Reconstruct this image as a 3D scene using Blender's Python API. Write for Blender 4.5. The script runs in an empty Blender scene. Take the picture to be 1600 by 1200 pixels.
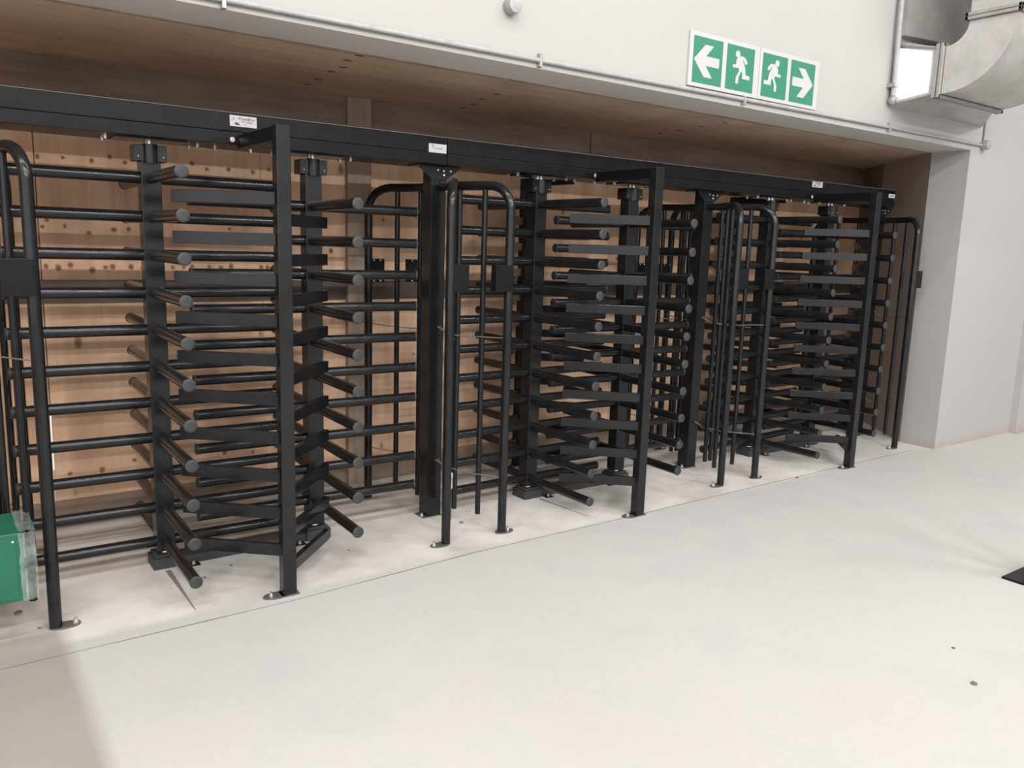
import bpy, bmesh, math, random
from mathutils import Vector, Matrix, Euler
random.seed(4)
sc = bpy.context.scene
COL = sc.collection
PI = math.pi

# ---------------------------------------------------------------- camera
cam_d = bpy.data.cameras.new('camera'); cam = bpy.data.objects.new('camera', cam_d); COL.objects.link(cam)
cam_d.sensor_fit = 'HORIZONTAL'; cam_d.sensor_width = 36.0
cam_d.lens = 1275.23/1600*36.0
cam_d.clip_start = 0.05; cam_d.clip_end = 200
def Rz(t): return Matrix.Rotation(t, 4, 'Z')
def Rx(t): return Matrix.Rotation(t, 4, 'X')
def Ry(t): return Matrix.Rotation(t, 4, 'Y')
cam.matrix_world = Matrix.Translation((-2.5014, -4.3407, 1.7035)) @ Rz(-0.6225) @ Rx(-0.1682) @ Ry(-0.0312) @ Rx(PI/2)
sc.camera = cam

# ---------------------------------------------------------------- world and light
w = bpy.data.worlds.new('world'); sc.world = w; w.use_nodes = True
wt = w.node_tree; bg = wt.nodes['Background']; bg.inputs[0].default_value = (1.0, 0.985, 0.975, 1)
def wm(op, *v):
    n = wt.nodes.new('ShaderNodeMath'); n.operation = op
    for i, q in enumerate(v):
        if isinstance(q, (int, float)): n.inputs[i].default_value = q
        else: wt.links.new(q, n.inputs[i])
    return n.outputs[0]
tcw = wt.nodes.new('ShaderNodeTexCoord'); sxw = wt.nodes.new('ShaderNodeSeparateXYZ'); wt.links.new(tcw.outputs['Generated'], sxw.inputs[0])
def wr(v, a, b, c, d):
    n = wt.nodes.new('ShaderNodeMapRange'); n.interpolation_type = 'SMOOTHSTEP'
    for i, q in enumerate((a, b, c, d)): n.inputs[i+1].default_value = q
    wt.links.new(v, n.inputs[0]); return n.outputs[0]
# the bright side of the hall is behind and left of the camera, the far right and the roof are dim
dot = wm('ADD', wm('MULTIPLY', sxw.outputs[0], -.64), wm('MULTIPLY', sxw.outputs[1], -.77))
wx = wr(dot, 0, 1.0, .26, 1.85)
wz = wr(sxw.outputs[2], .10, .85, 1.0, .36)
wl = wr(sxw.outputs[1], .35, .6, 0, 1.0)
val = wm('MAXIMUM', wm('MULTIPLY', wx, wz), wl)
wt.links.new(val, bg.inputs[1])
def area(name, loc, rot, sx, sy, power, col=(1, .985, .96)):
    d = bpy.data.lights.new(name, 'AREA'); d.shape = 'RECTANGLE'; d.size = sx; d.size_y = sy; d.energy = power; d.color = col
    o = bpy.data.objects.new(name, d); COL.objects.link(o); o.location = loc; o.rotation_euler = rot; return o
for lx, ly, ln in ((-5.2, -3.4, 3.0), (-1.7, -3.4, 2.2), (1.2, -3.4, 1.2), (3.4, -3.4, 1.0), (-5.0, -7.2, 3.0), (-1.4, -7.2, 2.4), (2.0, -7.2, 2.0), (5.6, -6.4, 2.6), (-4, -12, 4.0), (1.5, -12, 4.0)):  # strip lamps; the far-right one is added to brighten the floor there
    area('hall_and_fill_lamp', (lx, ly, 6.2), (math.radians(-ly*4.0), 0, 0), ln, .08, (36 if ly > -5 else 60)*ln)
sc.view_settings.view_transform = 'Standard'
sc.view_settings.look = 'None'
sc.view_settings.exposure = 0.17
sc.view_settings.gamma = 1.0
sc.view_settings.use_curve_mapping = False

# ---------------------------------------------------------------- materials
def new_mat(name):
    m = bpy.data.materials.new(name); m.use_nodes = True
    nt = m.node_tree; b = nt.nodes['Principled BSDF']; return m, nt, b
def N(nt, t, **kw):
    n = nt.nodes.new(t)
    for k, v in kw.items(): setattr(n, k, v)
    return n
def coords(nt, scale=(1, 1, 1)):
    tc = N(nt, 'ShaderNodeTexCoord'); mp = N(nt, 'ShaderNodeMapping'); mp.inputs['Scale'].default_value = scale
    nt.links.new(tc.outputs['Object'], mp.inputs['Vector']); return mp.outputs['Vector']
def noise(nt, vec, scale, detail=4, rough=.55):
    n = N(nt, 'ShaderNodeTexNoise'); n.inputs['Scale'].default_value = scale; n.inputs['Detail'].default_value = detail
    n.inputs['Roughness'].default_value = rough; nt.links.new(vec, n.inputs['Vector']); return n.outputs['Fac']
def ramp(nt, fac, stops):
    r = N(nt, 'ShaderNodeValToRGB'); el = r.color_ramp.elements
    while len(el) < len(stops): el.new(.5)
    for e, (p, c) in zip(el, stops): e.position = p; e.color = (*c, 1) if len(c) == 3 else c
    nt.links.new(fac, r.inputs['Fac']); return r.outputs['Color']
def mix(nt, fac, a, b, mode='MIX'):
    n = N(nt, 'ShaderNodeMix', data_type='RGBA', blend_type=mode)
    for s, v in ((n.inputs[0], fac), (n.inputs[6], a), (n.inputs[7], b)):
        if isinstance(v, (int, float)): s.default_value = v
        elif isinstance(v, tuple): s.default_value = (*v, 1) if len(v) == 3 else v
        else: nt.links.new(v, s)
    return n.outputs[2]
def bump(nt, b, h, strength, dist=.005):
    n = N(nt, 'ShaderNodeBump'); n.inputs['Strength'].default_value = strength; n.inputs['Distance'].default_value = dist
    nt.links.new(h, n.inputs['Height']); nt.links.new(n.outputs['Normal'], b.inputs['Normal'])
def plain(name, col, rough=.5, metal=0, spec=.5, var=.12, vs=6):
    m, nt, b = new_mat(name); v = coords(nt); f = noise(nt, v, vs)
    a = tuple(c*(1-var) for c in col); d = tuple(min(1, c*(1+var)) for c in col)
    nt.links.new(ramp(nt, f, [(.3, a), (.7, d)]), b.inputs['Base Color'])
    b.inputs['Roughness'].default_value = rough; b.inputs['Metallic'].default_value = metal
    b.inputs['Specular IOR Level'].default_value = spec
    return m
def srgb(r, g, b):
    f = lambda c: (c/255/12.92) if c <= 10 else ((c/255+.055)/1.055)**2.4
    return (f(r), f(g), f(b))

def powder(name, col, rough, spec=.34):
    m, nt, b = new_mat(name); v = coords(nt)
    dust = noise(nt, v, 9, 5, .65); fine = noise(nt, v, 350, 2, .5)
    nt.links.new(ramp(nt, dust, [(.35, col), (.75, tuple(c*1.7+.001 for c in col))]), b.inputs['Base Color'])
    r = N(nt, 'ShaderNodeMapRange'); r.inputs[3].default_value = rough-.02; r.inputs[4].default_value = rough+.07
    nt.links.new(dust, r.inputs[0]); nt.links.new(r.outputs[0], b.inputs['Roughness'])
    bump(nt, b, fine, .025, .0005)
    b.inputs['Specular IOR Level'].default_value = spec
    return m
M_black = powder('black powder coated steel', (.008, .008, .009), .16)
M_cap = powder('grey plastic end cap', (.026, .027, .028), .5)
M_beam = powder('black beam sheet metal', (.0055, .0055, .007), .28, .17)
M_dusty = powder('dusty black steel', (.035, .034, .033), .5)
M_lip = plain('dusty steel lip', (.16, .14, .125), .6)
M_label = plain('white label vinyl', (.46, .45, .46), .45, var=.04)
M_ink = plain('dark label ink', (.06, .04, .05), .6)
M_red = plain('red label ink', (.35, .09, .09), .6)
M_teal = plain('teal label ink', (.10, .24, .30), .6)
M_palegreen = plain('pale green label vinyl', (.42, .50, .46), .5, var=.04)
M_zinc = plain('zinc bolt', (.75, .74, .72), .3, metal=.9)
M_wire = plain('grey tie wire', (.22, .20, .19), .5, metal=.3)
M_tape = plain('whitish tape', (.55, .53, .50), .6)
M_foot = plain('scuffed grey steel foot', (.12, .118, .115), .42, metal=.3)
M_galv = plain('galvanised conduit', (.33, .32, .31), .42, metal=.35, vs=25)
M_pipe = plain('painted conduit', (.33, .32, .315), .5, vs=20)
M_sign_w = plain('white sign board', (.42, .42, .41), .5, var=.02)
M_sign_g = plain('green sign print', (.024, .172, .108), .5, var=.03)
M_grime = plain('floor crumb', (.16, .13, .11), .9)
M_greenbox = plain('green painted metal', (.010, .12, .066), .42, var=.15)

def film_mat():
    m, nt, b = new_mat('clear plastic film'); v = coords(nt)
    f = noise(nt, v, 14, 5, .7)
    b.inputs['Base Color'].default_value = (.50, .56, .53, 1); b.inputs['Roughness'].default_value = .35
    tr = N(nt, 'ShaderNodeBsdfTransparent'); mx = N(nt, 'ShaderNodeMixShader'); out = nt.nodes['Material Output']
    r = N(nt, 'ShaderNodeMapRange'); r.inputs[1].default_value = .35; r.inputs[2].default_value = .7
    r.inputs[3].default_value = .10; r.inputs[4].default_value = .42
    nt.links.new(f, r.inputs[0]); nt.links.new(r.outputs[0], mx.inputs[0])
    nt.links.new(tr.outputs[0], mx.inputs[1]); nt.links.new(b.outputs[0], mx.inputs[2]); nt.links.new(mx.outputs[0], out.inputs['Surface'])
    return m
M_film = film_mat()

def duct_mat():
    m, nt, b = new_mat('galvanised duct sheet'); v = coords(nt, (1, 1, 1))
    f = noise(nt, v, 3.5, 4, .6); sp = N(nt, 'ShaderNodeTexVoronoi'); sp.inputs['Scale'].default_value = 30; nt.links.new(v, sp.inputs['Vector'])
    c = ramp(nt, f, [(.3, (.42, .41, .39)), (.7, (.58, .56, .54))])
    nt.links.new(mix(nt, .12, c, sp.outputs['Color'], 'SOFT_LIGHT'), b.inputs['Base Color'])
    b.inputs['Metallic'].default_value = .55; b.inputs['Roughness'].default_value = .42
    return m
M_duct = duct_mat()
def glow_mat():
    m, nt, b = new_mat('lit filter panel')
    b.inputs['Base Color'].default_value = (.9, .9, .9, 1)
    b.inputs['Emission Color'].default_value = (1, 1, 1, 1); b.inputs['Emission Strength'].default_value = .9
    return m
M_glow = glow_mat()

def paint_mat(name, col, var=.03, stain=False):
    m, nt, b = new_mat(name); v = coords(nt)
    f = noise(nt, v, .9, 5, .6); g = noise(nt, v, 180, 3)
    a = tuple(c*(1-var) for c in col)
    nt.links.new(ramp(nt, f, [(.35, a), (.65, col)]), b.inputs['Base Color'])
    if stain:
        sp = N(nt, 'ShaderNodeSeparateXYZ'); nt.links.new(v, sp.inputs[0]); ad = N(nt, 'ShaderNodeMath', operation='MULTIPLY_ADD')
        nt.links.new(f, ad.inputs[0]); ad.inputs[1].default_value = -.12; nt.links.new(sp.outputs[2], ad.inputs[2])
        r = N(nt, 'ShaderNodeMapRange'); r.inputs[1].default_value = -.06; r.inputs[2].default_value = .04; r.inputs[3].default_value = .45; r.inputs[4].default_value = 0
        nt.links.new(ad.outputs[0], r.inputs[0])
        src = b.inputs['Base Color'].links[0].from_socket
        nt.links.new(mix(nt, r.outputs[0], src, (.36, .25, .18)), b.inputs['Base Color'])
    b.inputs['Roughness'].default_value = .75; b.inputs['Specular IOR Level'].default_value = .25
    bump(nt, b, g, .1, .001)
    return m
M_wall = paint_mat('white wall paint', (.382, .366, .357), stain=True)
M_soffit = paint_mat('lightened soffit paint', (.60, .575, .555))  # wall paint lightened here to stand in for light bounced off the floor
M_jamb = paint_mat('white jamb paint', (.382, .366, .357))
M_taupe = paint_mat('taupe board', (.38, .335, .30), .12)

def ply_mat(name, light, dark, knots=True, axis='Z', tone=1.0, board=0):
    m, nt, b = new_mat(name)
    sc_ = {'Z': (9, 9, .9), 'X': (.9, 9, 9)}[axis]
    v = coords(nt, sc_); f = noise(nt, v, 1.6, 6, .6)
    vb = coords(nt, (1, 1, 1)); blot = noise(nt, vb, 2.2, 4, .6)
    wv = N(nt, 'ShaderNodeTexWave', wave_type='BANDS', bands_direction='X' if axis == 'Z' else 'Z'); wv.inputs['Scale'].default_value = 4.5
    wv.inputs['Distortion'].default_value = 5; wv.inputs['Detail'].default_value = 3; wv.inputs['Detail Scale'].default_value = .8
    nt.links.new(coords(nt, (1, 1, .25) if axis == 'Z' else (.25, 1, 1)), wv.inputs['Vector'])
    c = ramp(nt, f, [(.3, dark), (.68, light)])
    c = mix(nt, .13, c, ramp(nt, wv.outputs['Fac'], [(0, tuple(x*.78 for x in light)), (1, light)]))
    c = mix(nt, ramp(nt, blot, [(.45, (0, 0, 0)), (.75, (.45, .45, .45))]), c, tuple(x*.62 for x in dark))
    if knots:      # long soft streaks and paler sheets
        st = noise(nt, coords(nt, (3.2, 3.2, .35)), 1.5, 4, .6); hb = noise(nt, coords(nt, (.5, 1, 4.2)), 1.3, 3, .6)
        c = mix(nt, ramp(nt, st, [(.40, (0, 0, 0)), (.62, (.55, .55, .55))]), c, tuple(x*.72 for x in dark))
        c = mix(nt, ramp(nt, hb, [(.42, (0, 0, 0)), (.64, (.45, .45, .45))]), c, tuple(x*.80 for x in dark))
        vo = N(nt, 'ShaderNodeTexVoronoi'); vo.inputs['Scale'].default_value = 2.1 if board == 0 else board
        vo.inputs['Randomness'].default_value = .85
        nt.links.new(coords(nt, (2.6, .001, 1.45)), vo.inputs['Vector'])
        k = ramp(nt, vo.outputs['Distance'], [(.0, (1, 1, 1)), (.09, (.75, .75, .75)), (.115, (.25, .25, .25)), (.15, (0, 0, 0))])
        c = mix(nt, k, c, tuple(x*.28 for x in dark))
    nt.links.new(c, b.inputs['Base Color'])
    b.inputs['Roughness'].default_value = .7; b.inputs['Specular IOR Level'].default_value = .2
    bump(nt, b, f, .15, .001)
    return m
M_ply = ply_mat('plywood sheet', (.88, .61, .425), (.66, .415, .275))
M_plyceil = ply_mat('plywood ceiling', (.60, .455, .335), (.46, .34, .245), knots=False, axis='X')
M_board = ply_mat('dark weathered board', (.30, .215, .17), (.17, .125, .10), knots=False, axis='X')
M_stud = ply_mat('grey weathered timber', (.42, .33, .25), (.25, .19, .15), knots=False)
M_rust = plain('rusty nail stain', (.10, .035, .02), .9)

def floor_mat():
    m, nt, b = new_mat('polished concrete'); v = coords(nt)
    big = noise(nt, v, .45, 6, .55); mid = noise(nt, v, 1.8, 6, .62); fine = noise(nt, v, 26, 4, .6)
    c = ramp(nt, big, [(.3, (.50, .478, .462)), (.7, (.56, .538, .522))])
    c = mix(nt, ramp(nt, mid, [(.48, (0, 0, 0)), (.72, (.55, .55, .55))]), c, (.415, .415, .412))
    c = mix(nt, .12, c, ramp(nt, fine, [(.3, (.42, .40, .38)), (.7, (.62, .60, .58))]))
    sep = N(nt, 'ShaderNodeSeparateXYZ'); nt.links.new(v, sep.inputs[0])
    def band(axis, a, soft, lo, hi):   # 1 where a < coordinate, soft edge
        r = N(nt, 'ShaderNodeMapRange'); r.clamp = True
        r.inputs[1].default_value = a-soft; r.inputs[2].default_value = a+soft; r.inputs[3].default_value = lo; r.inputs[4].default_value = hi
        nt.links.new(sep.outputs[axis], r.inputs[0]); return r.outputs[0]
    def mul(x, y):
        n = N(nt, 'ShaderNodeMath', operation='MULTIPLY')
        for s, q in ((n.inputs[0], x), (n.inputs[1], y)):
            if isinstance(q, float): s.default_value = q
            else: nt.links.new(q, s)
        return n.outputs[0]
    # beige pour behind the joint, lightened to offset the recess shade
    c = mix(nt, mul(mul(band(1, -.68, .03, 0, 1), band(0, 4.3, 1.2, 1, 0)), .70), c, ramp(nt, mid, [(.34, (.46, .42, .38)), (.50, (.68, .635, .59)), (.66, (.82, .785, .75))]))
    # darker brown strip at the left edge, south of the joint
    dark_strip = mul(mul(band(0, -2.13, .035, 1, 0), band(1, -.50, .05, 1, 0)), .8)
    c = mix(nt, dark_strip, c, ramp(nt, mid, [(.3, (.25, .215, .19)), (.7, (.33, .295, .27))]))
    nt.links.new(c, b.inputs['Base Color'])
    r = N(nt, 'ShaderNodeMapRange'); r.inputs[3].default_value = .42; r.inputs[4].default_value = .7
    nt.links.new(mid, r.inputs[0]); nt.links.new(r.outputs[0], b.inputs['Roughness'])
    b.inputs['Specular IOR Level'].default_value = .35
    bump(nt, b, fine, .06, .001)
    return m
M_floor = floor_mat()
M_joint = plain('joint dirt', (.23, .22, .21), .9, var=.4, vs=3)

# ---------------------------------------------------------------- mesh helpers
def obj(name, bm, mat, parent=None, smooth=False, loc=None, rot=None):
    bmesh.ops.recalc_face_normals(bm, faces=bm.faces[:])
    me = bpy.data.meshes.new(name); bm.to_mesh(me); bm.free(); me.materials.append(mat)
    if smooth:
        for p in me.polygons: p.use_smooth = True
        try: me.set_sharp_from_angle(angle=math.radians(38))
        except Exception: pass
    o = bpy.data.objects.new(name, me); COL.objects.link(o)
    if parent: o.parent = parent
    if loc: o.location = loc
    if rot: o.rotation_euler = rot
    return o
def tag(o, label=None, cat=None, group=None, kind=None):
    if label: o['label'] = label
    if cat: o['category'] = cat
    if group: o['group'] = group
    if kind: o['kind'] = kind
    return o
def thing(name, loc, rz=0, label=None, cat=None, group=None):
    o = bpy.data.objects.new(name, None); COL.objects.link(o); o.location = loc; o.rotation_euler = (0, 0, rz)
    return tag(o, label, cat, group)
def inst(src, parent, loc=(0, 0, 0), rot=(0, 0, 0)):
    c = src.copy(); COL.objects.link(c); c.parent = parent; c.location = loc; c.rotation_euler = rot; return c
def box(bm, x0, x1, y0, y1, z0, z1, bev=0, M=None):
    vs = [bm.verts.new((x, y, z)) for x in (x0, x1) for y in (y0, y1) for z in (z0, z1)]
    fs = [bm.faces.new([vs[i] for i in q]) for q in ((0, 1, 3, 2), (4, 6, 7, 5), (0, 4, 5, 1), (2, 3, 7, 6), (0, 2, 6, 4), (1, 5, 7, 3))]
    geo = vs
    if bev:
        es = list({e for f in fs for e in f.edges})
        r = bmesh.ops.bevel(bm, geom=es, offset=bev, segments=2, affect='EDGES', profile=.6)
        geo = list({v for f in r['faces'] for v in f.verts} | {v for v in vs if v.is_valid})
    if M is not None: bmesh.ops.transform(bm, matrix=M, verts=[v for v in geo if v.is_valid])
    return bm
def obox(bm, p, q, wd, ht, bev=.002):
    """box bar from p to q (centre line), wd across, ht in Z"""
    p = Vector(p); q = Vector(q); d = q-p; L = d.length; yaw = math.atan2(d.y, d.x)
    M = Matrix.Translation((p+q)/2) @ Rz(yaw)
    return box(bm, -L/2, L/2, -wd/2, wd/2, -ht/2, ht/2, bev, M)
def sweep(bm, pts, r, seg=14, caps=True):
    pts = [Vector(p) for p in pts]; rings = []
    t0 = (pts[1]-pts[0]).normalized(); up = Vector((0, 0, 1)) if abs(t0.z) < .9 else Vector((1, 0, 0))
    n = t0.cross(up).normalized()
    for i, p in enumerate(pts):
        if i == 0: t = t0
        elif i == len(pts)-1: t = (pts[-1]-pts[-2]).normalized()
        else: t = ((pts[i+1]-p).normalized()+(p-pts[i-1]).normalized()).normalized()
        n = (n-t*n.dot(t)).normalized(); b = t.cross(n)
        rings.append([bm.verts.new(p+(n*math.cos(a)+b*math.sin(a))*r) for a in [2*PI*k/seg for k in range(seg)]])
    for a, b in zip(rings, rings[1:]):
        for k in range(seg): bm.faces.new((a[k], a[(k+1) % seg], b[(k+1) % seg], b[k]))
    if caps: bm.faces.new(rings[0]); bm.faces.new(list(reversed(rings[-1])))
    return bm
def lathe(bm, prof, seg=24, M=None):
    rings = []
    for r, z in prof: rings.append([bm.verts.new((r*math.cos(2*PI*k/seg), r*math.sin(2*PI*k/seg), z)) for k in range(seg)])
    for a, b in zip(rings, rings[1:]):
        for k in range(seg): bm.faces.new((a[k], a[(k+1) % seg], b[(k+1) % seg], b[k]))
    bm.faces.new(rings[0]); bm.faces.new(list(reversed(rings[-1])))
    if M is not None: bmesh.ops.transform(bm, matrix=M, verts=[v for r in rings for v in r])
    return bm
def prism(bm, poly, h, M):
    """polygon in local XY, thickness h in +Z, transformed"""
    a = [bm.verts.new((x, y, 0)) for x, y in poly]; b = [bm.verts.new((x, y, h)) for x, y in poly]
    bm.faces.new(list(reversed(a))); bm.faces.new(b); n = len(a)
    for i in range(n): bm.faces.new((a[i], a[(i+1) % n], b[(i+1) % n], b[i]))
    bmesh.ops.transform(bm, matrix=M, verts=a+b); return bm
B = bmesh.new
def arc(c, r, a0, a1, n, f): return [f(c[0]+r*math.cos(a0+(a1-a0)*i/n), c[1]+r*math.sin(a0+(a1-a0)*i/n)) for i in range(n+1)]

# ---------------------------------------------------------------- setting
YF, YI, YB = -.722, -.391, .876       # wall front face, wall back face, plywood
XJ = 4.827; ZS = 2.628
X0 = -3.3                              # left jamb, out of frame
P_ = 2.3572; A_ = .7694; R_ = .6432
def struct(name, bm, mat, smooth=False): return tag(obj(name, bm, mat, smooth=smooth), kind='structure')
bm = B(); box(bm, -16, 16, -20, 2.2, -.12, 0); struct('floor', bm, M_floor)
bm = B(); box(bm, -16, X0, YF, YI, 0, ZS); box(bm, -16, 10, YF, YI, ZS, 6.5, 0); box(bm, XJ, 10, YF, YI, 0, ZS)
bmesh.ops.remove_doubles(bm, verts=bm.verts[:], dist=1e-5)
struct('wall_front', bm, M_wall)
bm = B(); box(bm, 6.27, 10, YF-.07, YF+.002, 0, 6.5, .004); struct('trim_1', bm, M_wall)
# plywood back wall: sheets with joints, one joint left open low down (daylight)
bm = B()
xs = [X0, -1.984, -.75, .47, 1.69, 2.91, 4.13, 6.1]
for i in range(len(xs)-1):
    g0 = .004 if i == 1 else .0012
    g1 = .004 if i == 0 else .0012
    box(bm, xs[i]+(g0 if i else 0), xs[i+1]-g1, YB, YB+.018, 0.0, ZS)
struct('wall_back', bm, M_ply)
bm = B()                                # battens behind the sheets close every joint except the low left one
for i in range(1, len(xs)-1):
    box(bm, xs[i]-.03, xs[i]+.03, YB+.018, YB+.06, .72 if i == 1 else 0, ZS)
box(bm, xs[1]-.03, xs[1]+.03, YB+.018, YB+.06, 0, .14)
struct('trim_2', bm, M_stud)
# rails and boards on the back wall
bm = B(); box(bm, X0, 5.84, YB-.012, YB, 1.305, 1.435, .002); struct('trim_3', bm, ply_mat('dark rail', (.13, .095, .078), (.075, .056, .047), knots=False, axis='X'))
bm = B(); box(bm, X0, 5.84, YB-.014, YB, 0, .16, .002); struct('baseboard_back', bm, M_board)
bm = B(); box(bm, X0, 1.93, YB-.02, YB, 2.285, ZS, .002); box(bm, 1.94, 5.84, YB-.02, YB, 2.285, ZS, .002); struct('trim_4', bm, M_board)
bm = B(); box(bm, -.182, -.012, YB-.05, YB, 0, ZS, .003); struct('trim_5', bm, M_stud)
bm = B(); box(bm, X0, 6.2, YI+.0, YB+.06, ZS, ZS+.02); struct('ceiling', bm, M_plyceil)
# slanting right end of the enclosure
def slab(name, p, q, z0, z1, mat, t=.02):
    bm = B(); p = Vector((*p, 0)); q = Vector((*q, 0)); n = (q-p).normalized(); n = Vector((n.y, -n.x, 0))*t
    poly = [(p.x, p.y), (q.x, q.y), ((q+n).x, (q+n).y), ((p+n).x, (p+n).y)]
    prism(bm, poly, z1-z0, Matrix.Translation((0, 0, z0))); return struct(name, bm, mat)
slab('wall_right', (XJ+.003, YI), (5.47, .43), 0, ZS, M_taupe)
slab('wall_corner', (5.47, .43), (5.82, YB), 0, ZS, M_board)
bm = B(); box(bm, X0-.03, X0, YI, YB+.06, 0, ZS); struct('wall_left', bm, M_ply)
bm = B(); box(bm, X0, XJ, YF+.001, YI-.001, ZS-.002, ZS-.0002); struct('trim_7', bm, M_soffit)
bm = B(); box(bm, X0, XJ, YI-.001, YI+.03, ZS-.006, ZS+.0)
struct('trim_6', bm, M_stud)
# nail heads on the ceiling sheet joints
for k, L in enumerate(([(-.634, -.323), (-.634, -.175), (-.581, .0), (-.581, .156), (-.545, .428), (-.538, .621)],
          [(.475, .057), (.50, .27), (.572, .484), (.60, .66)], [(2.3, -.2), (2.33, .05), (2.36, .3), (2.4, .55)])):
    bm = B()
    for x, y in L: lathe(bm, [(.016, -.0015), (.018, 0)], 10, Matrix.Translation((x, y, ZS)) @ Matrix.Diagonal((1.5, .7, 1, 1)))
    struct('trim_%d' % (8+k), bm, M_rust)
# round knots of the back sheets, in rows
KN = [(-1.968, 2.1), (-1.845, 2.104), (-1.703, 2.098), (-1.61, 2.127), (-1.531, 2.102), (-1.161, 2.128), (-1.076, 2.101), (-0.947, 2.108), (-0.797, 2.104), (-0.696, 2.127),
 (-1.965, 1.726), (-1.941, 1.765), (-1.856, 1.733), (-1.736, 1.699), (-1.606, 1.721), (-1.528, 1.728), (-.95, 1.75), (-.7, 1.72),
 (-1.959, 1.51), (-1.9, 1.503), (-1.839, 1.518), (-1.73, 1.491), (-1.66, 1.506), (-1.623, 1.51), (-1.523, 1.511), (-1.461, 1.504), (-1.293, 1.509), (-1.23, 1.51), (-1.182, 1.518), (-1.079, 1.515), (-1.01, 1.508), (-0.947, 1.517), (-0.757, 1.515), (-0.716, 1.515), (-0.674, 1.519),
 (-1.734, 0.314), (-1.903, 0.314), (-0.838, 0.313), (-1.019, 0.335), (-1.556, 0.35), (-.284, 1.63), (.1, 1.85), (.62, 1.5), (1.5, 1.9), (1.9, 1.52), (2.3, 1.62), (3.2, 1.8), (.35, .9), (.75, .5), (2.0, 1.1), (3.6, 1.5)]
M_knot = plain('brown knot', (.36, .19, .115), .8, var=.3, vs=30); M_knot2 = plain('dark knot core', (.20, .095, .06), .8)
for nm, kr, mt, yy in (('trim_13', .015, M_knot, .0006), ('trim_14', .0075, M_knot2, .0010)):
    bm = B(); random.seed(8)
    for x, z in KN:
        e = random.uniform(.7, 1.15); g = random.uniform(.8, 1.35)
        prism(bm, [(kr*e*math.cos(k*PI/8)*random.uniform(.9, 1.1), kr*e*g*math.sin(k*PI/8)*random.uniform(.9, 1.1)) for k in range(16)], yy, Matrix.Translation((x, YB, z)) @ Rx(PI/2))
    struct(nm, bm, mt)
# saw-cut joint in the floor
bm = B()
pts = [(-3.4, -.80), (-2.2, -.785), (-1.2, -.775), (-.1, -.70), (1.2, -.69), (2.6, -.66), (4.6, -.64)]
for (xa, ya), (xb, yb) in zip(pts, pts[1:]):
    prism(bm, [(xa, ya-.004), (xb, yb-.004), (xb, yb+.004), (xa, ya+.004)], .0012, Matrix.Translation((0, 0, -.0002)))
struct('trim_11', bm, M_joint)
bm = B()  # narrow dark streaks tapering away from two rotor bases
for poly in ([(-1.612, -.10), (-1.585, -.10), (-1.60, -.64), (-1.604, -.64)], [(.80, -.10), (.815, -.10), (.86, -.55), (.855, -.55)]):
    prism(bm, poly, .0012, Matrix.Translation((0, 0, -.0002)))
struct('trim_12', bm, plain('dark floor streak', (.22, .19, .17), .9))

# ---------------------------------------------------------------- conduits, junction boxes, saddles on the front wall
YC = YF-.0145
def pipe(name, pts, r, label, mat=M_pipe):
    bm = B(); sweep(bm, pts, r, 12); return tag(obj(name, bm, mat, smooth=True), label, 'conduit')
pc = pipe('conduit', [(-3.3, YC, 2.655), (.5, YC, 2.664), (3.0, YC, 2.674), (5.02, YC, 2.678)], .0125, 'long thin painted conduit running along the wall just above the recess')
for x in (-1.43, .2, 1.84, 3.53):
    bm = B(); z = 2.662+.004*x
    box(bm, x-.009, x+.009, YF-.03, YF, z-.034, z+(.034 if x != 1.84 else .019), .003); obj('saddle', bm, M_galv, pc)
def jbox(x, z, r, label, d=.05):
    t = thing('junction_box', (x, YF, z), 0, label, 'junction box')
    bm = B(); lathe(bm, [(r*.97, 0), (r, .004), (r, d), (r*.9, d+.006)], 28, Rx(PI/2)); obj('body', bm, M_galv, t, True)
    bm = B(); lathe(bm, [(r*.93, d+.0062), (r*.93, d+.010), (r*.6, d+.014), (.002, d+.015)], 28, Rx(PI/2)); obj('cover', bm, M_pipe, t, True)
    return t
jbox(.005, 2.893, .040, 'small round grey junction box on the white wall, alone above the recess')
jbox(5.015, 2.68, .040, 'round junction box at the right end of the long conduit')
t = thing('junction_box', (3.495, -.765, 2.862), 0, 'round junction box at the lower left corner of the duct', 'junction box')
bm = B(); bmesh.ops.create_uvsphere(bm, u_segments=20, v_segments=12, radius=.034); obj('body', bm, M_galv, t, True)
bm = B(); lathe(bm, [(.022, .028), (.022, .040), (.016, .043)], 18, Rx(PI/2)); obj('cover', bm, M_pipe, t, True)
bm = B(); sweep(bm, [(0, .01, 0), (0, .044, 0)], .012, 10); obj('stem', bm, M_galv, t, True)
pipe('conduit', [(-.004, YC-.008, 2.93), (-.004, YC-.008, 4.2)], .012, 'short vertical conduit rising from the lone round junction box at the top')
pipe('conduit', [(5.015, YC, 2.72), (5.01, YC, 2.93)], .0125, 'short vertical conduit between the duct flange and the right end box')
pv = pipe('conduit', [(3.494, -.765, 2.893), (3.480, -.765, 3.5), (3.475, -.765, 4.6)], .019, 'thicker vertical conduit left of the duct')
bm = B(); box(bm, 3.462, 3.52, YF-.066, YF, 2.955, 2.985, .003); obj('saddle', bm, M_galv, pv)

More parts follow.
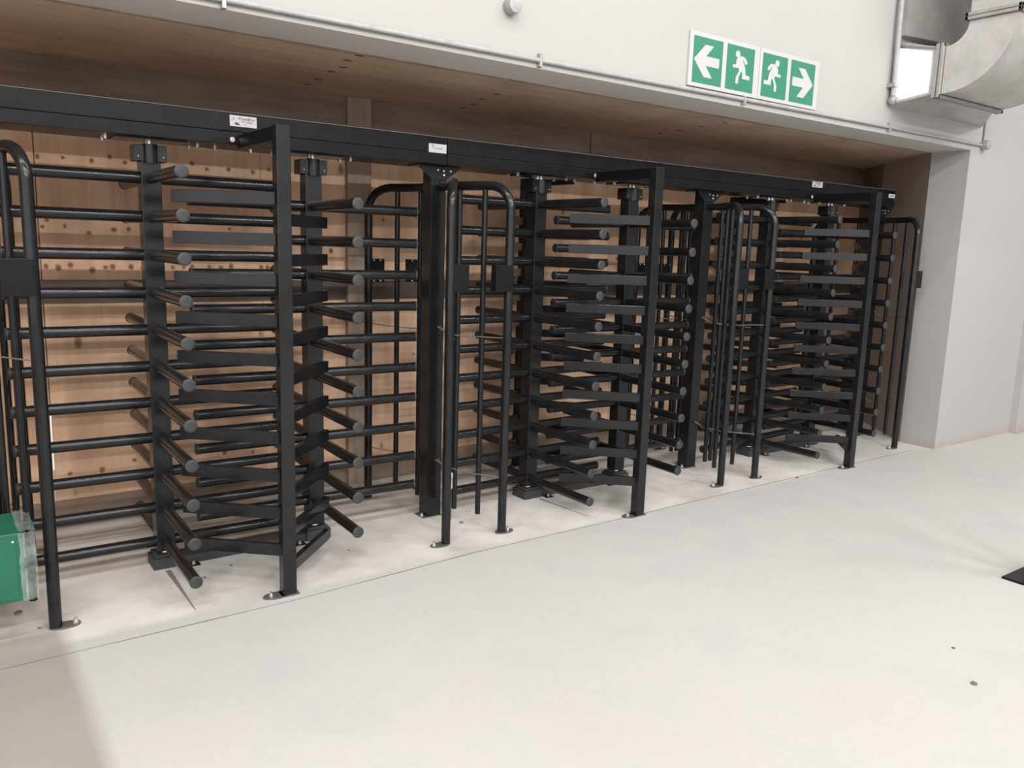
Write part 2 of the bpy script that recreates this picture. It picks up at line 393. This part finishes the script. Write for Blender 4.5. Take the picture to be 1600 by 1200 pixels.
# ---------------------------------------------------------------- exit signs
def wallpoly(bm, pts, y0, th):
    n = len(pts); a = [bm.verts.new((x, y0, z)) for x, z in pts]; b = [bm.verts.new((x, y0-th, z)) for x, z in pts]
    bm.faces.new(a); bm.faces.new(list(reversed(b)))
    for i in range(n): bm.faces.new((a[i], b[i], b[(i+1) % n], a[(i+1) % n]))
def sign_panel(x0, x1, greens, arrow, man, head, label):
    t = thing('exit_sign', ((x0+x1)/2, YF, 2.69), 0, label, 'sign', 'green emergency exit signs')
    off = Vector((-(x0+x1)/2, -YF, -2.69))
    def put(name, pts, y0, th, mat):
        bm = B(); wallpoly(bm, pts, y0, th)
        bmesh.ops.translate(bm, vec=off, verts=bm.verts[:]); return obj(name, bm, mat, t)
    bm = B(); box(bm, x0, x1, YF-.014, YF, 2.690, 3.006, .002); bmesh.ops.translate(bm, vec=off, verts=bm.verts[:]); obj('board', bm, M_sign_w, t)
    for (a, b) in greens: put('green_field', [(a, 2.713), (b, 2.713), (b, 2.980), (a, 2.980)], YF-.0138, .0012, M_sign_g)
    put('arrow', arrow, YF-.0148, .0012, M_sign_w)
    f = put('running_figure', man, YF-.0148, .0012, M_sign_w)
    cx, cz, rx, rz = head
    put('figure_head', [(cx+rx*math.cos(2*PI*k/20), cz+rz*math.sin(2*PI*k/20)) for k in range(20)], YF-.0148, .0012, M_sign_w)
a1 = [(1.357, 2.846), (1.452, 2.939), (1.526, 2.939), (1.463, 2.874), (1.583, 2.874), (1.583, 2.818), (1.463, 2.818), (1.526, 2.752), (1.452, 2.752)]
m2 = [(1.774, 2.922), (1.814, 2.922), (1.836, 2.907), (1.851, 2.886), (1.83, 2.876), (1.806, 2.902), (1.799, 2.903), (1.829, 2.858), (1.837, 2.815), (1.876, 2.813), (1.876, 2.788), (1.805, 2.789), (1.803, 2.827), (1.792, 2.831), (1.771, 2.794), (1.77, 2.756), (1.746, 2.754), (1.746, 2.793), (1.774, 2.835), (1.767, 2.849), (1.711, 2.847), (1.711, 2.865), (1.74, 2.868), (1.742, 2.899), (1.76, 2.914)]
mirror = lambda L, c: [(2*c-x, z) for x, z in L]
CM = 1.955
sign_panel(1.318, 1.968, [(1.349, 1.612), (1.651, 1.914)], a1, m2, (1.752, 2.931, .021, .021), 'left exit sign, arrow pointing left beside a running figure')
sign_panel(1.972, 2.604, [(1.998, 2.255), (2.292, 2.556)], mirror(a1, 1.949), mirror(m2, 1.949), (2*1.949-1.752, 2.931, .021, .021), 'right exit sign, running figure beside an arrow pointing right')

# ---------------------------------------------------------------- duct on the right
dt = thing('air_duct', (3.524, YF, 2.83), 0, 'large galvanised air duct elbow with lit white panel on the right wall', 'duct')
OFF = Vector((-3.524, -YF, -2.83))
def dput(name, bm, mat, smooth=False, par=None):
    bmesh.ops.translate(bm, vec=OFF, verts=bm.verts[:]); return obj(name, bm, mat, par or dt, smooth)
# stub from the wall (tapers towards the flange)
bm = B()
wl = [(3.528, YF, 2.825), (4.97, YF, 2.825), (4.97, YF, 3.30), (3.528, YF, 3.30)]
fr = [(3.528, -1.05, 2.866), (4.46, -1.05, 2.866), (4.46, -1.05, 3.196), (3.528, -1.05, 3.196)]
a = [bm.verts.new(p) for p in wl]; b = [bm.verts.new(p) for p in fr]
bm.faces.new(a); bm.faces.new(list(reversed(b)))
for i in range(4): bm.faces.new((a[i], a[(i+1) % 4], b[(i+1) % 4], b[i]))
dput('stub', bm, M_duct)
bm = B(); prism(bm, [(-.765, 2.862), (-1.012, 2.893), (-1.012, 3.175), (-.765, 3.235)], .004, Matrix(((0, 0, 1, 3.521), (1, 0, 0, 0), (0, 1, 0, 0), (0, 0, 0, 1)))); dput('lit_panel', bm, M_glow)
bm = B()
for (p, q) in (((-.745, 2.840), (-1.045, 2.872)), ((-.745, 3.262), (-1.045, 3.196))):
    d = Vector((0, q[0]-p[0], q[1]-p[1])).normalized()
    sweep(bm, [(3.520, p[0], p[1]), (3.520, q[0], q[1])], .009, 6)
sweep(bm, [(3.520, -.752, 2.835), (3.520, -.752, 3.27)], .009, 6)
dput('panel_frame', bm, M_galv)
def flange(y, z0, z1, th=.025):
    bm = B(); e = .022
    box(bm, 3.505, 4.49, y-th, y, z0-e, z0, .002); box(bm, 3.505, 4.49, y-th, y, z1, z1+e, .002)
    box(bm, 3.505-.006, 3.528, y-th, y, z0-e, z1+e, .002); box(bm, 4.46, 4.49, y-th, y, z0-e, z1+e, .002)
    return bm
dput('flange', flange(-1.05, 2.866, 3.196), M_galv); dput('flange', flange(-1.083, 2.866, 3.196, .022), M_galv)
# elbow
cy, cz, ri, ro = -1.108, 3.338, .145, .468
bm = B(); n = 22; R4 = []
for i in range(n+1):
    t = -PI/2 - (PI/2)*i/n
    R4.append([bm.verts.new((x, cy+r*math.cos(t), cz+r*math.sin(t))) for x, r in ((3.528, ri), (3.528, ro), (4.46, ro), (4.46, ri))])
for p, q in zip(R4, R4[1:]):
    for k in range(4): bm.faces.new((p[k], p[(k+1) % 4], q[(k+1) % 4], q[k]))
bm.faces.new(R4[0]); bm.faces.new(list(reversed(R4[-1])))
dput('elbow', bm, M_duct, True)
bm = B(); 
for z in (3.340, 3.366):
    box(bm, 3.500, 4.49, cy-ro-.022, cy-ro, z, z+.022, .002); box(bm, 3.500, 4.49, cy-ri, cy-ri+.022, z, z+.022, .002)
    box(bm, 3.500, 3.528, cy-ro-.022, cy-ri+.022, z, z+.022, .002); box(bm, 4.46, 4.49, cy-ro-.022, cy-ri+.022, z, z+.022, .002)
dput('flange', bm, M_galv)
bm = B(); box(bm, 3.528, 4.46, cy-ro, cy-ri, 3.362, 5.2); dput('riser', bm, M_duct)
# galvanised casing on the wall above the stub
bm = B(); pts = []
for i in range(13):
    t = i/12; pts.append((3.56+1.25*t, YF-.05-.13*math.sin(PI*min(1, t*1.0)*.5)))
pts += [(4.81, YF), (3.56, YF)]
prism(bm, pts, 1.6, Matrix.Translation((0, 0, 3.335)))
tag(obj('wall_casing', bm, M_duct, smooth=False), 'curved galvanised casing on the wall behind the duct riser', 'duct casing')

# ---------------------------------------------------------------- overhead beams
BY = .149; BT = 2.30; BB = 2.1508
def bolt_bm(r=.009, h=.008):
    bm = B(); lathe(bm, [(r*1.5, 0), (r*1.5, -.002), (r, -.0022), (r, -h)], 6); return bm
def text_obj(name, s, size, mat, parent, loc, shear=.2, depth=.0004):
    cu = bpy.data.curves.new(name, 'FONT'); cu.body = s; cu.size = size; cu.shear = shear; cu.extrude = depth; cu.resolution_u = 2
    t = bpy.data.objects.new(name+'_src', cu); COL.objects.link(t)
    bpy.context.view_layer.update()
    me = bpy.data.meshes.new_from_object(t.evaluated_get(bpy.context.evaluated_depsgraph_get()))
    bpy.data.objects.remove(t); me.materials.clear(); me.materials.append(mat)
    o = bpy.data.objects.new(name, me); COL.objects.link(o); o.parent = parent; o.location = loc; o.rotation_euler = (PI/2, 0, 0)
    return o
ULAB = ['left', 'middle', 'right']
beams = []
units = [(-P_, 0), (0, P_), (P_, 2*P_)]
for u, (xa, xb) in enumerate(units):
    L = xb-xa
    xl = xa+.0015; xr = xb-.0015
    if u == 2: xr = xb+.012
    xl0 = xl if u else xa-.06
    t = thing('overhead_beam', (xa, 0, BB), 0, ['black overhead beam over the left pair of turnstile rotors, red and white sticker',
              'black overhead beam over the middle pair of turnstile rotors, no sticker', 'black overhead beam over the right pair of turnstile rotors, ending at the taupe wall'][u], 'beam', 'overhead beams of the turnstile bank')
    bm = B(); box(bm, xl0-xa, xr-xa, -BY, BY, .062, BT-BB, .0035); obj('upper_section', bm, M_beam, t)
    bm = B(); box(bm, xl0-xa, xr-xa, -BY+.001, BY-.001, 0, .0605, .003); obj('lower_section', bm, M_beam, t)
    bm = B(); box(bm, xl0-xa, xr-xa, -BY-.001, -BY+.02, BT-BB, BT-BB+.003, .0008); obj('top_lip', bm, M_lip, t)
    bolt = None
    for rx in (A_, L-A_):
        for dx, dy in ((-.195, -.045), (-.19, .065), (.225, -.01), (.215, .11), (.5 if rx < 1 else -.5, .02)):
            if bolt is None: bolt = obj('bolt', bolt_bm(.009, .016), M_zinc, t, loc=(rx+dx, dy, -.0005))
            else: inst(bolt, t, (rx+dx, dy, -.0005))
    for dx in (-.052, .075):
        if u < 3: 
            fb = B(); lathe(fb, [(.0125, 0), (.0125, .006), (.009, .008)], 14, Rx(PI/2)); obj('bolt_cap', fb, M_label, t, True, loc=(L/2+dx, -BY, .022))
    beams.append(t)
def sticker(t, x, z, wd, ht, marks):
    bm = B(); box(bm, 0, wd, -.0008, 0, 0, ht); s = obj('sticker', bm, M_label, t, loc=(x, -BY-.0002, z))
    marks(s); return s
def marks_red(s):
    text_obj('lettering', 'Power', .022, M_ink, s, (.042, -.0012, .031), .15)
    text_obj('lettering', 'Star', .022, M_red, s, (.087, -.0012, .029), .15)
    bm = B(); wallpoly(bm, [(.024, .008), (.051, .007), (.043, .015), (.036, .019), (.026, .019)], -.0010, .0004); obj('emblem', bm, M_ink, s)
    bm = B(); wallpoly(bm, [(.016, .028), (.021, .028), (.022, .042), (.015, .042)], -.0010, .0004); wallpoly(bm, [(.074, .006), (.077, .006), (.077, .016), (.074, .016)], -.0010, .0004)
    wallpoly(bm, [(.055, .024), (.075, .022), (.075, .026), (.058, .029)], -.0010, .0004); obj('print', bm, M_wire, s)
    bm = B(); wallpoly(bm, [(.082, .020), (.112, .018), (.110, .023), (.084, .025)], -.0010, .0004); obj('print', bm, M_red, s)
sticker(beams[0], -1.240+P_, 2.238-BB, .132, .052, marks_red)
def marks_teal(s):
    text_obj('lettering', 'T', .026, M_ink, s, (.014, -.0012, .024), .3)
    text_obj('lettering', 'urnstar', .021, M_teal, s, (.031, -.0012, .019), .25)
sticker(beams[0], -.126+P_, 2.212-BB, .116, .049, marks_teal)
sticker(beams[2], 3.475-P_, 2.252-BB, .142, .046, marks_red)
s = obj('end_sticker', box(B(), 0, .10, -.0008, 0, 0, .034), M_palegreen, beams[2], loc=(2*P_-.092-P_, -BY-.0002, 2.232-BB))
bm = B(); 
for k in range(2): wallpoly(bm, [(.02, .008+.010*k), (.08, .008+.010*k), (.08, .014+.010*k), (.02, .014+.010*k)], -.0010, .0004)
obj('print', bm, M_wire, s)

# ---------------------------------------------------------------- main posts
post0 = None
def main_post(u, label):
    t = thing('main_post', (u*P_, 0, 0), 0, label, 'post', 'main posts between turnstile bays')
    bm = B(); box(bm, -.05, .05, -.05, .05, .006, BB-.006, .004); obj('column', bm, M_black, t)
    bm = B(); prism(bm, [(-.13, BB-.006), (-.13, BB-.016), (-.052, BB-.078), (.052, BB-.078), (.13, BB-.016), (.13, BB-.006)], .008, Rx(PI/2) @ Matrix.Translation((0, 0, 0)))
    bmesh.ops.translate(bm, vec=(0, -.05, 0), verts=bm.verts[:]); obj('gusset', bm, M_black, t)
    bm = B(); box(bm, -.15, .15, -.06, .06, BB-.0065, BB-.0005, .001); obj('top_plate', bm, M_black, t)
    bm = B(); box(bm, -.08, .06, -.055, .055, 0, .006, .002); obj('foot_plate', bm, M_foot, t)
    for (x, z) in ((-.012, -.02), (.028, -.024), (.030, -.048), (.075, -.022)):
        bb = B(); lathe(bb, [(.007, 0), (.007, .006), (.004, .008)], 10, Rx(PI/2)); obj('bolt', bb, M_zinc, t, True, loc=(x, -.0585, BB+z-.004))
    bb = B(); lathe(bb, [(.014, 0), (.014, .008), (.007, .009), (.007, .020)], 8); obj('anchor_bolt', bb, M_zinc, t, loc=(-.068, -.02, .006))
    return t
main_post(-1, 'black square main post at the far left end of the bank, beside the green box')
main_post(0, 'black square main post between left and middle turnstile bays')
main_post(1, 'black square main post between middle and right turnstile bays')
main_post(2, 'black square main post at the right end, beside the pale jamb')

# ---------------------------------------------------------------- guard hoops
HZ = 2.035; HR = .026
PA = [(.0, 0), (.010, -.18), (-.060, -.33), (-.185, -.509)]
PB = [(.0, 0), (.070, -.18), (.140, -.34), (.204, -.509)]
def interp(L, y):
    for (x0, y0), (x1, y1) in zip(L, L[1:]):
        if y <= y0 and y >= y1: return x0+(x1-x0)*(y-y0)/(y1-y0)
    return L[-1][0]
def hoop(u, kind, rear, label, boxed=True):
    L = PA if kind == 'A' else PB; s = -1 if kind == 'A' else 1; sy = -1 if rear else 1
    t = thing('guard_hoop', (u*P_, 0, 0), 0, label, 'guard rail', 'curved guard hoops beside the main posts')
    f = lambda x, y: (x, y*sy)
    pts = []
    ys = [-.045, -.12, -.20, -.28, -.34, -.375]
    for y in ys:
        x, y2 = f(interp(L, y), y); pts.append((x, y2, HZ))
    # bend down to the leg
    y0, y1 = -.375, -.509; rb = abs(y1-y0)
    for i in range(1, 9):
        a = (PI/2)*i/8; y = y0-(rb)*math.sin(a); x, y2 = f(interp(L, max(y, -.509)), y); pts.append((x, y2, HZ-rb*(1-math.cos(a))))
    lx, ly = f(L[-1][0], -.509); pts += [(lx, ly, 1.2), (lx, ly, .008)]
    bm = B(); sweep(bm, pts, HR, 18); obj('hoop_tube', bm, M_black, t, True)
    for y in (-.18, -.34):
        x, y2 = f(interp(L, y), y); bm = B(); sweep(bm, [(x, y2, .08), (x, y2, HZ-.01)], .0165, 12); obj('upright_bar', bm, M_black, t, True)
    # foot plate with bolt (oval)
    bm = B(); c = [(.062*math.cos(k*PI/12), .034*math.sin(k*PI/12)) for k in range(24)]
    dx = -.035 if (kind == 'A') else .02
    if u == -1: dx = .035
    prism(bm, [(lx+dx+a, ly+b) for a, b in c], .008, Matrix.Identity(4)); obj('foot_plate', bm, M_foot, t)
    bb = B(); lathe(bb, [(.013, 0), (.013, .008), (.007, .009), (.007, .022)], 8); obj('anchor_bolt', bb, M_zinc, t, loc=(lx+dx*2.2, ly, .008))
    if boxed:
        dpt = .05 if kind == 'B' else .03
        x0, x1 = (lx, lx+.105) if kind == 'A' else (lx-.112, lx+.005)
        bm = B(); box(bm, x0, x1, ly-.01-dpt/2 if not rear else ly-.02, ly-.01+dpt/2 if not rear else ly+.02, 1.443, 1.592, .002)
        hb = obj('reader_box', bm, M_beam, t)
        for zz in (1.452, 1.583):
            for xx in (x0+.03, x1-.03):
                sb = B(); lathe(sb, [(.005, 0), (.005, .004), (.003, .005)], 8, Rx(PI/2)); 
                if rear: obj('screw', sb, M_zinc, hb, loc=(xx, ly-.02, zz))
    # tie wires across the bars
    for z in (1.175, .345):
        wp = []
        for i, y in enumerate((-.055, -.12, -.18, -.26, -.34, -.42, -.50)):
            x, y2 = f(interp(L, y), y); wp.append((x-s*.018, y2, z+(.028 if i == 0 else 0)-.012*math.sin(PI*i/6)+.004*random.uniform(-1, 1)))
        bm = B(); sweep(bm, wp, .0035, 6); obj('tie_wire', bm, M_wire, t, True)
    return t
hoop(-1, 'B', False, 'black guard hoop at far left edge in front of the green box, foot nearest camera')
hoop(-1, 'B', True, 'rear guard hoop at far left edge, behind the green box')
h0 = hoop(0, 'A', False, 'front guard hoop curving left from the post between left and middle bays')
bm = B(); lathe(bm, [(.019, 0), (.021, .01), (.020, .05), (.022, .09), (.018, .10)], 14); obj('tape_wrap', bm, M_tape, h0, True, loc=(interp(PA, -.34), -.34, .27))
hoop(0, 'B', False, 'front guard hoop curving right from the post between left and middle bays')
hoop(0, 'A', True, 'rear guard hoop curving left behind the post between left and middle bays')
hoop(0, 'B', True, 'rear guard hoop curving right behind the post between left and middle bays')
hoop(1, 'A', False, 'front guard hoop curving left from the post between middle and right bays')
hoop(1, 'B', False, 'front guard hoop curving right from the post between middle and right bays')
hoop(1, 'A', True, 'rear guard hoop curving left behind the post between middle and right bays')
hoop(1, 'B', True, 'rear guard hoop curving right behind the post between middle and right bays')
hoop(2, 'A', False, 'front guard hoop at the right end against the pale jamb')
hoop(2, 'A', True, 'rear guard hoop at the right end before the taupe wall')

# ---------------------------------------------------------------- rotors
ZA = [1.9697-.1837*k for k in range(11)]
ZB = [1.8787-.1838*k for k in range(10)]
def arm_mesh():
    bm = B(); sweep(bm, [(.040, 0, 0), (R_-.004, 0, 0)], .0275, 22); return bm
def cap_mesh():
    bm = B(); lathe(bm, [(.0285, 0), (.0295, .002), (.0295, .009), (.026, .012), (.018, .0128)], 22, Ry(PI/2)); return bm
arm0 = cap0 = None
RX = [-P_+A_, -A_, A_, P_-A_, P_+A_, 2*P_-A_]
TH = [-.010, -.0281, .0266, -.0328, .0657, .0]
RL = ['leftmost black full-height rotor with tubular arms, nearest the green box', 'second full-height rotor from the left, left of the main post with blue-lettered sticker',
      'third full-height rotor from the left, right of the first pair of hoops', 'fourth full-height rotor from the left, behind the middle front comb post',
      'fifth full-height rotor from the left, right of the second pair of hoops', 'rightmost full-height rotor, partly hidden behind the right comb post']
for i in range(6):
    t = thing('turnstile_rotor', (RX[i], 0, 0), TH[i], RL[i], 'turnstile', 'black full-height turnstile rotors')
    bm = B(); box(bm, -.0455, .0455, -.0455, .0455, .085, 2.046, .004); obj('column', bm, M_black, t)
    h = obj('clamp_housing', box(B(), -.074, .074, -.050, .050, 2.046, 2.122, .002), M_black, t)
    bm = B(); lathe(bm, [(.035, 2.038), (.035, 2.126)], 22, Matrix.Translation((0, -.036, 0))); obj('cylinder', bm, M_black, h, True)
    for x in (-.055, .058):
        sb = B(); lathe(sb, [(.0032, 0), (.0032, .002), (.002, .003)], 8, Rx(PI/2)); obj('screw', sb, M_zinc, h, loc=(x, -.050, 2.068))
    bm = B(); lathe(bm, [(.013, 2.122), (.013, 2.142)], 16, Matrix.Translation((0, -.03, 0))); lathe(bm, [(.02, 2.122), (.02, 2.144)], 16); obj('shaft', bm, M_zinc, t, True)
    bm = B(); box(bm, -.16, .16, -.09, .09, 2.1435, BB-.0003, .001); obj('bearing_plate', bm, M_black, t, rot=(0, 0, -TH[i]))
    bm = B(); lathe(bm, [(.030, .072), (.026, .086)], 16); obj('pivot', bm, M_zinc, t, True)
    bm = B(); box(bm, -.072, .072, -.072, .072, 0, .058, .003); box(bm, -.060, .060, -.060, .060, .058, .074, .003); obj('base_block', bm, M_dusty, t, rot=(0, 0, -TH[i]))
    for z in (ZA if i % 2 == 0 else ZB):
        for q in range(4):
            a = -PI/2+q*PI/2
            if arm0 is None:
                arm0 = obj('arm', arm_mesh(), M_black, t, True, (0, 0, z), (0, 0, a))
                cap0 = obj('end_cap', cap_mesh(), M_cap, arm0, True, (R_-.012, 0, 0)); cap0['label'] = 'dull grey end cap'
            else:
                c = inst(arm0, t, (0, 0, z), (0, 0, a)); inst(cap0, c, (R_-.012, 0, 0))

# floor channels joining rotor bases
for u, (xa, xb) in enumerate(units):
    bm = B(); box(bm, xa+A_+.074, xb-A_-.074, -.062, .062, 0, .045, .002)
    c = tag(obj('floor_channel', bm, M_dusty), 'flat steel floor channel joining the two rotor bases of the %s bay' % ULAB[u], 'channel', 'floor channels under the rotors')
    for x in (xa+A_+.12, xb-A_-.12):
        bb = B(); lathe(bb, [(.013, 0), (.013, .008), (.007, .009), (.007, .02)], 8); obj('anchor_bolt', bb, M_zinc, c, loc=(x, -.085, .0))
        bb = B(); box(bb, x-.03, x+.03, -.11, -.06, 0, .005, .001); obj('lug', bb, M_beam, c)

# ---------------------------------------------------------------- comb barriers
def comb(cx, rear, label):
    s = 1 if rear else -1; D = .686
    t = thing('comb_barrier', (cx, s*D, 0), 0, label, 'turnstile barrier', 'fixed comb barriers between rotors')
    bm = B(); box(bm, -.033, .033, -.030, .030, .006, 2.195, .004); obj('post', bm, M_black, t)
    bm = B(); obox(bm, (0, -s*.028, 2.163), (-.004, -s*(D-BY-.001), 2.163), .05, .062); obj('tie_bar', bm, M_beam, t)
    bm = B(); box(bm, -.075, .075, -s*(D-BY)-.005 if s < 0 else -s*(D-BY)-.001, -s*(D-BY)+.001 if s < 0 else -s*(D-BY)+.005, 2.156, 2.190, .001); obj('tie_plate', bm, M_black, t)
    bm = B(); prism(bm, [(-.055+.055*math.cos(k*PI/12)*1.25, .038*math.sin(k*PI/12)) for k in range(24)], .007, Matrix.Identity(4)); 
    box(bm, -.04, .045, -.036, .036, 0, .007); obj('foot_plate', bm, M_foot, t)
    bb = B(); lathe(bb, [(.013, 0), (.013, .008), (.007, .009), (.007, .02)], 8); obj('anchor_bolt', bb, M_zinc, t, loc=(-.085, 0, .007))
    first = None
    for side, zs in ((-1, ZB), (1, ZA[1:])):
        p = Vector((side*.020, -s*.012, 0)); q = Vector((side*.385 if side < 0 else .345, -s*.345, 0))
        src = None
        for k, z in enumerate(zs):
            if src is None:
                bm = B(); obox(bm, p, q, .030, .056, .002); src = obj('comb_bar', bm, M_black, t, loc=(0, 0, z))
            else: inst(src, t, (0, 0, z))
    return t
FX = [-1.1786, 1.1558, 3.5358]
comb(FX[0], False, 'front comb barrier of the left bay, black square post with v of flat bars')
c2 = comb(FX[1], False, 'front comb barrier of the middle bay, black square post with flat bars')
c3 = comb(FX[2], False, 'front comb barrier of the right bay, black square post with flat bars')
bm = B(); prism(bm, [(0, 0), (-.075, 0), (0, -.075)], .012, Rx(PI/2)); obj('corner_gusset', bm, M_black, c3, loc=(-.030, .008, ZB[9]-.026))
comb(1.1786, True, 'rear comb barrier of the middle bay, seen behind the third rotor')
comb(3.5358, True, 'rear comb barrier of the right bay, seen behind the fifth rotor')

# ---------------------------------------------------------------- green box on a stand at the far left
g = thing('control_box', (-2.52, -.45, 0), 0, 'green metal box partly wrapped in clear plastic film at the far left edge', 'box')
bm = B(); box(bm, -.27, .262, -.15, .15, .19, .485, .006); obj('body', bm, M_greenbox, g)
bm = B(); box(bm, -.25, .235, -.153, -.149, .205, .462, .0015); d = obj('front_cover', bm, M_greenbox, g)
for z in (.45,):
    sb = B(); lathe(sb, [(.005, 0), (.005, .003), (.003, .004)], 8, Rx(PI/2)); obj('screw', sb, M_zinc, d, loc=(.225, -.153, z))
bm = B()
nx, nz = 14, 16
def film_sheet(bm, f, nu, nv):
    V = [[bm.verts.new(f(i/nu, j/nv)) for j in range(nv+1)] for i in range(nu+1)]
    for i in range(nu):
        for j in range(nv): bm.faces.new((V[i][j], V[i+1][j], V[i+1][j+1], V[i][j+1]))
rr = lambda a: a*random.uniform(-1, 1)
film_sheet(bm, lambda u, v: (.246+.06*u+rr(.003), -.160+rr(.003), .195+.292*v+rr(.003)), 8, 16)
film_sheet(bm, lambda u, v: (.303+rr(.004), -.160+.30*u, .195+.295*v+rr(.004)), 8, 16)
film_sheet(bm, lambda u, v: (.246+.06*u+rr(.003), -.160+.30*v, .492+rr(.004)), 8, 8)
me_film = obj('plastic_film', bm, M_film, g, True)
bm = B()
for x in (-.22, -.08):
    for y in (-.12, .12): box(bm, x-.015, x+.015, y-.015, y+.015, 0, .19, .002)
obj('stand', bm, M_black, g)

# ---------------------------------------------------------------- black post foot at the right edge
t = thing('barrier_post', (2.36, -2.60, 0), 0, 'black post on a square base plate standing at the right edge of the frame', 'post')
obj('base_plate', box(B(), -.215, .13, -.25, .112, 0, .012, .002), M_beam, t, rot=(0, 0, .0))
bm = B(); box(bm, -.085, .0, -.02, .055, .012, 1.05, .004); obj('upright', bm, M_black, t)

# ---------------------------------------------------------------- floor crumbs
SP = [(-2.275, -.27, .018, 'dark crumb on the floor right under the green box'), (-2.212, -.477, .008, 'tiny dark speck left of the nearest hoop foot'),
      (-1.309, -.201, .009, 'small grit lump right of the far left rotor base'), (-1.467, -.291, .008, 'small grit speck right of the lowest arm of the far left rotor'),
      (.087, -.244, .012, 'dark crumb inside the hoops of the first middle post'), (-.695, -.314, .007, 'tiny grit speck in front of the second rotor'),
      (1.096, -2.753, .008, 'small dark speck on open floor at lower right, the upper one'), (.855, -2.955, .013, 'larger dark crumb on open floor at lower right'),
      (2.866, -.679, .011, 'small dark crumb on the floor joint in front of the fifth rotor')]
for x, y, r, lab in SP:
    bm = B(); bmesh.ops.create_icosphere(bm, subdivisions=2, radius=r)
    for v in bm.verts: v.co *= random.uniform(.75, 1.15); v.co.z *= .4
    mz = min(v.co.z for v in bm.verts)
    bmesh.ops.translate(bm, vec=(0, 0, -mz), verts=bm.verts[:])
    tag(obj('floor_crumb', bm, M_grime, smooth=True, loc=(x, y, 0)), lab, 'debris')
